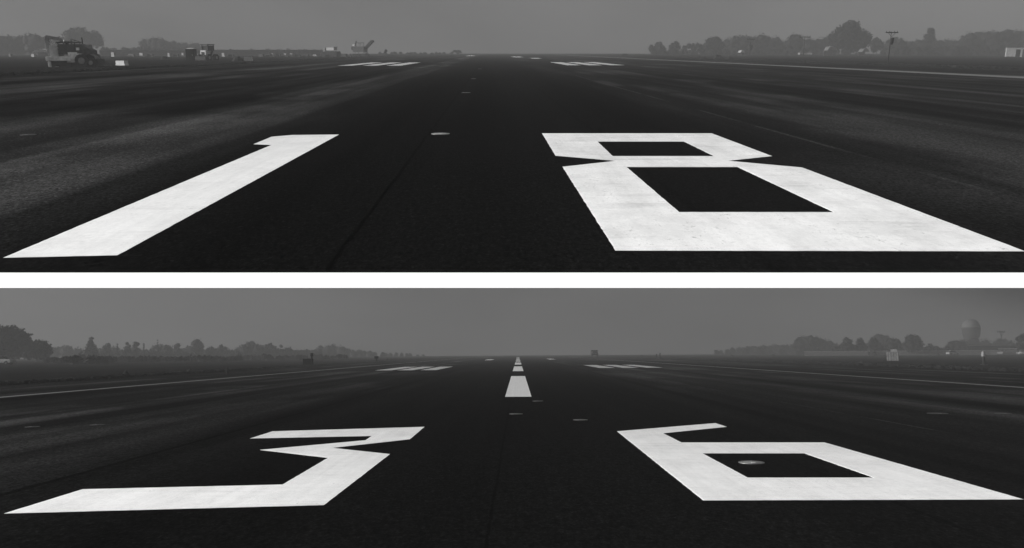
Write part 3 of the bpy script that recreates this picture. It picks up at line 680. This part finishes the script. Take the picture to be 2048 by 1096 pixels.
# lone far post
x = UP.at(772, 280)[0]
t = thing('marker_post', UP, x, 280, 0, 'thin dark post with a round head right of the milling machine', 'marker post')
MB().cyl((0, 0, 0), (0, 0, 1.5), .12, .1).build('post', m_dark, t); MB().cyl((0, -.12, 1.7), (0, .12, 1.7), .5, .5, 16).build('head', m_dark, t)

# crossarm poles
def pole(W, px, top, D, arm_px, trans, label):
    x, h = W.at(px, D, top); s = D/F_PX
    t = thing('utility_pole', W, x, D, 0, label, 'utility pole', 'crossarm poles')
    MB().cyl((0, 0, 0), (0, 0, h), .9*s, .6*s, 10).build('pole', m_dark, t)
    a = MB().box((0, -.15, h-2*s), (arm_px*s, .14, 1.8*s)).beam((-arm_px*s*.3, -.15, h-2.5*s), (0, -.15, h-10*s), .5*s, .6*s).beam((arm_px*s*.3, -.15, h-2.5*s), (0, -.15, h-10*s), .5*s, .6*s).build('crossarm', m_dark, t)
    for k in (-.45, -.2, .2, .45): MB().cyl((k*arm_px*s, -.15, h-1.2*s), (k*arm_px*s, -.15, h+1.2*s), .6*s, .45*s, 8).build('insulator', m_dark, a)
    if trans:
        z = h-12*s; MB().cyl((0, -.35, z-trans), (0, -.35, z), 3.2*s, 3.6*s, 16).cyl((0, -.35, z-trans*1.6), (0, -.35, z-trans), 1.6*s, 3.2*s, 16).build('transformer', m_dark, t)
pole(UP, 1783, 63, 95, 24, .45, 'crossarm pole with a dark drum hanging on it, rightmost on the raised field')
pole(UP, 1610, 72, 250, 22, 0, 'crossarm pole above the pair of white cars on the raised field')
pole(UP, 1502, 77, 260, 16, 1.0, 'crossarm pole before the pale raised wood, leftmost of the three')
pole(LOW, 2002, 662, 400, 16, 0, 'crossarm pole right of the white-topped water tower')

# parked cars / tents far off
m_carpaint = grey('car_paint', .34, .5, .1, 2)
def car(W, px, D, py_base, label, rz, m=m_carpaint, group='far-off parked cars'):
    x = W.at(px, D)[0]
    t = thing('parked_car', W, x, D, rz, label, 'car', group)
    MB().prism([(-2.1, .35), (2.1, .35), (2.15, .75), (1.95, .95), (1.1, 1.02), (-1.9, 1.05), (-2.15, .9)], -.85, .85).build('body', m, t, bevel=.06)
    MB().prism([(-1.75, 1.05), (1.0, 1.02), (.35, 1.5), (-1.35, 1.52)], -.72, .72).build('cabin', m_glass, t, bevel=.05)
    MB().box((-.5, 0, 1.55), (1.6, 1.3, .05)).build('roof', m, t, bevel=.02)
    for a in (-1.35, 1.35):
        for b in (-.78, .78): wheel(t, a, b, .33, .2, 14)
car(UP, 1608, 340, 0, 'white car just left of the middle crossarm pole foot', rad(10)); car(UP, 1620, 336, 0, 'white car just right of the middle crossarm pole foot', rad(70))
car(LOW, 3, 150, 0, 'pale car cut by the left edge before the tallest lower tree', rad(0), m_light)
car(LOW, 1905, 290, 0, 'white car before the wide low tree on the lower right', rad(15)); car(LOW, 2000, 290, 0, 'white car before the low flat-roofed building', rad(60)); car(LOW, 2043, 280, 0, 'white car at the right edge below the cut-off tree', rad(80))
car(LOW, 1742, 300, 0, 'small pale car left of the equipment cabinet', rad(85), m_light)
def tent(W, px, D, wpx, top, label, m=m_light):
    x, h = W.at(px, D, top); w = wpx*D/F_PX
    t = thing('tent', W, x, D, 0, label, 'tent', 'white tents')
    MB().prism([(-w/2, h*.55), (w/2, h*.55), (w*.3, h*.9), (0, h), (-w*.3, h*.9)], -1.8, 1.8).build('canopy', m, t)
    for a in (-w*.47, w*.47):
        for b in (-1.7, 1.7): MB().cyl((a, b, 0), (a, b, h*.56), .06, .06, 8).build('pole', m_mid, t)
    MB().box((0, 1.7, h*.28), (w*.9, .05, h*.52)).build('back_wall', m_mid, t)
tent(UP, 1662, 300, 20, 92, 'low white tent before the tallest raised tree', m_mid); tent(UP, 1728, 300, 14, 97, 'pale-roofed booth between the tallest raised tree and drum pole', m_mid)
tent(UP, 1483, 320, 8, 100, 'tiny white tent at the foot of the leftmost crossarm pole'); tent(UP, 85, 300, 32, 98, 'long pale canopy left of the backhoe on the raised field', m_light)
# white hut, upper right
x, y = UP.ground(2026, 114); s = y/F_PX
t = thing('hut', UP, x, y, rad(-24), 'small white hut with a dark doorway at the raised right edge', 'hut')
w, h = 27*s, 17*s
MB().box((-w*.2, 0, h*.5), (w*.6, 2.2, h)).box((w*.38, 0, h*.93), (w*.55, 2.2, h*.14)).box((w*.47, 0, h*.5), (w*.10, 2.2, h)).build('wall', m_light, t)
MB().box((w*.26, .3, h*.4), (w*.3, 1.4, h*.8)).build('doorway', m_dark, t)
MB().box((.05, 0, h+.05), (w*1.08, 2.5, .1)).build('roof', m_light, t); MB().box((-w*.15, 0, .06), (w*.75, 2.3, .14)).build('base', m_dark, t)

# lower place: equipment box with mast, cabinet, posts, heaps, tower, building
x, y = LOW.ground(617, 731.5); s = y/F_PX
t = thing('equipment_box', LOW, x, y, 0, 'dark squat equipment box with a short mast on its right, at the lower left verge', 'equipment box')
MB().box((-.05, 0, 8*s), (18*s, .8, 12*s)).build('cabinet', m_black, t, bevel=.03)
for a in (-6*s, 5*s): MB().box((a, 0, s), (.08, .5, 2*s)).build('leg', m_black, t)
MB().cyl((6.2*s, 0, 0), (6.2*s, 0, 24*s), .10, .10, 10).build('mast', m_black, t); MB().cyl((6.2*s, 0, 19*s), (6.2*s, 0, 25*s), .18, .2, 12).build('beacon', m_black, t)
x, y = LOW.ground(753, 724.5); s = y/F_PX
t = thing('marker_post', LOW, x, y, 0, 'dark post with a square head among dark heaps at the lower left', 'marker post')
MB().cyl((0, 0, 0), (0, 0, 8*s), .15, .15).build('post', m_black, t); MB().box((0, 0, 9.5*s), (8*s, .4, 5*s)).build('head', m_black, t, bevel=.03)
mound(LOW, 738, 724, 18, 3.5, 'low dark heap left of the square-headed post', seed=11); mound(LOW, 773, 723, 16, 5, 'dark heap right of the square-headed post', seed=12)
mound(LOW, 251, 748.5, 12, 8, 'small steep dark heap on the lower left runway edge', seed=13); mound(LOW, 380, 743, 18, 5, 'dark hump between the steep heap and the thin edge stake', seed=14)
mound(LOW, 1463, 714, 16, 4, 'tiny dark heap on the lower right horizon', seed=15); mound(LOW, 1546, 713, 16, 4, 'dark heap on the lower right horizon before the pale wood', seed=16)
mound(LOW, 1727, 727.5, 34, 5, 'long flat dark heap before the equipment cabinet', seed=17)
mound(LOW, 1938, 708.5, 50, 5.5, 'broad low mound left of the light-headed post', seed=18); mound(LOW, 1876, 711, 9, 4, 'tiny heap right of the equipment cabinet on the field', seed=19)
x, y = LOW.ground(453, 749); s = y/F_PX
t = thing('edge_stake', LOW, x, y, 0, 'thin short dark stake on the lower left runway edge', 'stake')
MB().cyl((0, 0, 0), (0, 0, .42), .05, .04, 10).build('stem', m_dark, t); MB().cyl((0, 0, .42), (0, 0, .52), .07, .05, 10).build('cap', m_dark, t)
m_cabslat = grey('slat_paint', .19, .7, .2, 3)
x, y = LOW.ground(1786, 723); s = y/F_PX
t = thing('equipment_cabinet', LOW, x, y, rad(-24), 'pale slatted equipment cabinet with a raised top on the lower right field', 'equipment cabinet')
b_ = MB().box((0, 0, 10*s), (22*s, 1.2, 17*s)).build('cabinet', m_mid, t, bevel=.03)
f = MB()
for k in range(-2, 3): f.box((k*4.6*s, -.63, 10*s), (1.2*s, .06, 16.5*s))
f.each('slat', m_cabslat, t)
MB().box((2.5*s, 0, 21.5*s), (12*s, .7, 5*s)).build('top_unit', m_cabslat, t, bevel=.03); MB().box((2.5*s, 0, 18.7*s), (4*s, .3, 1.2*s)).build('neck', m_mid, t)
for a in (-9*s, 9*s): MB().box((a, 0, .75*s), (.1, .8, 1.5*s)).build('leg', m_dark, t)
x, y = LOW.ground(1968, 730); s = y/F_PX
t = thing('beacon_post', LOW, x, y, 0, 'short dark post with a light grey head near the lower right edge', 'beacon')
MB().cyl((0, 0, 0), (0, 0, 17*s), .17, .13, 12).build('post', m_dark, t); MB().cyl((0, 0, 17*s), (0, 0, 26*s), .22, .16, 14).cyl((0, 0, 26*s), (0, 0, 27.5*s), .16, .05, 14).build('lamp_head', m_mid, t); MB().cyl((0, 0, 0), (0, 0, .08), .35, .3, 14).build('base', m_dark, t)
for px, py, hp, lab in ((1313, 717, 9, 'shorter of two dark upright posts on the lower right horizon'), (1320, 718, 12, 'taller of two dark upright posts on the lower right horizon'), (1231+53, 716, 6, 'stubby post left of the two dark upright posts')):
    x, y = LOW.ground(px, py); s = y/F_PX
    t = thing('marker_post', LOW, x, y, 0, lab, 'marker post', 'posts on the lower horizon')
    MB().cyl((0, 0, 0), (0, 0, hp*s*.8), 1.4*s, 1.1*s, 10).build('post', m_dark, t); MB().cyl((0, 0, hp*s*.8), (.1, 0, hp*s), 1.6*s, .9*s, 10).build('cap', m_dark, t)
# far vehicle on the horizon
x = LOW.at(1189, 300)[0]
t = thing('service_truck', LOW, x, 300, rad(0), 'small dark truck on the lower horizon right of the runway end', 'truck')
MB().box((0, 0, 1.0), (2.3, 4.5, .6)).build('chassis', m_dark, t); MB().box((0, .5, 1.9), (2.3, 3.2, 1.2)).build('box_body', m_dark, t, bevel=.05); MB().box((0, -1.7, 1.6), (2.1, 1.1, 1.2)).build('cab', m_mid, t, bevel=.08)
MB().box((0, -2.27, 1.8), (1.8, .04, .55)).build('windscreen', m_glass, t)
for a in (-.95, .95):
    for b in (-1.6, 1.4):
        o = MB().cyl((-.15, 0, 0), (.15, 0, 0), .42, .42, 16).build('wheel', m_tyre, t); o.location = (a, b, .42)
# water tower
m_tw1 = grey('tower_dome', .30, .8, .1, .5); m_tw2 = grey('tower_concrete', .11, .9, .15, .5)
D = 470; x, h = LOW.at(1941, D, 638); s = D/F_PX; r = 17*s
t = thing('water_tower', LOW, x, D, 0, 'tall water tower with a white domed top fading in haze', 'water tower')
mb = MB(); k = [math.pi/2*i/8 for i in range(9)]
for a, b in zip(k, k[1:]): mb.cyl((0, 0, h-r+r*math.sin(a)), (0, 0, h-r+r*math.sin(b)), r*math.cos(a), max(.03, r*math.cos(b)), 30, caps=False)
mb.build('dome', m_tw1, t, smooth=True)
MB().cyl((0, 0, h-r-14*s), (0, 0, h-r), r*.93, r, 30).cyl((0, 0, h-r-26*s), (0, 0, h-r-14*s), r*.66, r*.93, 30).build('tank', m_tw2, t)
MB().cyl((0, 0, 0), (0, 0, h-r-26*s), r*.8, r*.66, 24).build('shaft', m_tw2, t)
# low flat building, lower right
D = 330; xa, xb = LOW.at(1946, D)[0], LOW.at(2036, D)[0]; h = LOW.at(1990, D, 691)[1]; w = xb-xa
t = thing('low_building', LOW, (xa+xb)/2, D, 0, 'long low flat-roofed building with a pale band on the lower right', 'building')
MB().box((0, 3, h/2), (w, 6, h)).build('wall', m_dark, t); MB().box((0, 3, h+.12), (w+.6, 6.6, .24)).build('roof', m_mid, t)
MB().box((w*.27, -.06, h*.62), (w*.42, .1, .5)).build('fascia_band', m_light, t)
for k in range(7): 
    wn = MB().box((-w*.42+k*w*.14, -.03, h*.35), (w*.08, .08, h*.3)).build('window', m_glass, t)
MB().box((-w*.46, -.05, h*.22), (1.0, .08, h*.42)).build('door', m_mid, t)
# pale boundary wall along the lower right field, and works fence upper left
def wall(W, px0, px1, D0, D1, h, m, label, name='boundary_wall', cat='wall', n=16):
    x0, x1 = W.at(px0, D0)[0], W.at(px1, D1)[0]; rnd = random.Random(5)
    t = thing(name, W, x0, D0, 0, label, cat); d = Vector((x1-x0, D1-D0, 0)); L_ = d.length; a = math.atan2(d.y, d.x)
    q = Matrix.Rotation(a, 3, 'Z'); mb = MB(); ps = MB()
    mb.box(q @ Vector((L_/2, 0, h/2)), (L_, .18, h), q); mb.build('panel', m, t)
    ps.box(q @ Vector((L_/2, 0, h+.04)), (L_+.1, .28, .08), q).build('coping', m_light, t)
    for k in range(n+1):
        MB().box(q @ Vector((L_*k/n, 0, h*.52)), (.3, .3, h*1.04), q).build('pillar', m_mid, t)
wall(LOW, 1610, 2060, 300, 290, 1.55, m_mid, 'long low grey wall across the lower right field before the trees')
wall(UP, 200, 640, 300, 300, 2.0, m_mid, 'long pale works hoarding behind the barrier row on the raised left field', 'hoarding', 'hoarding')
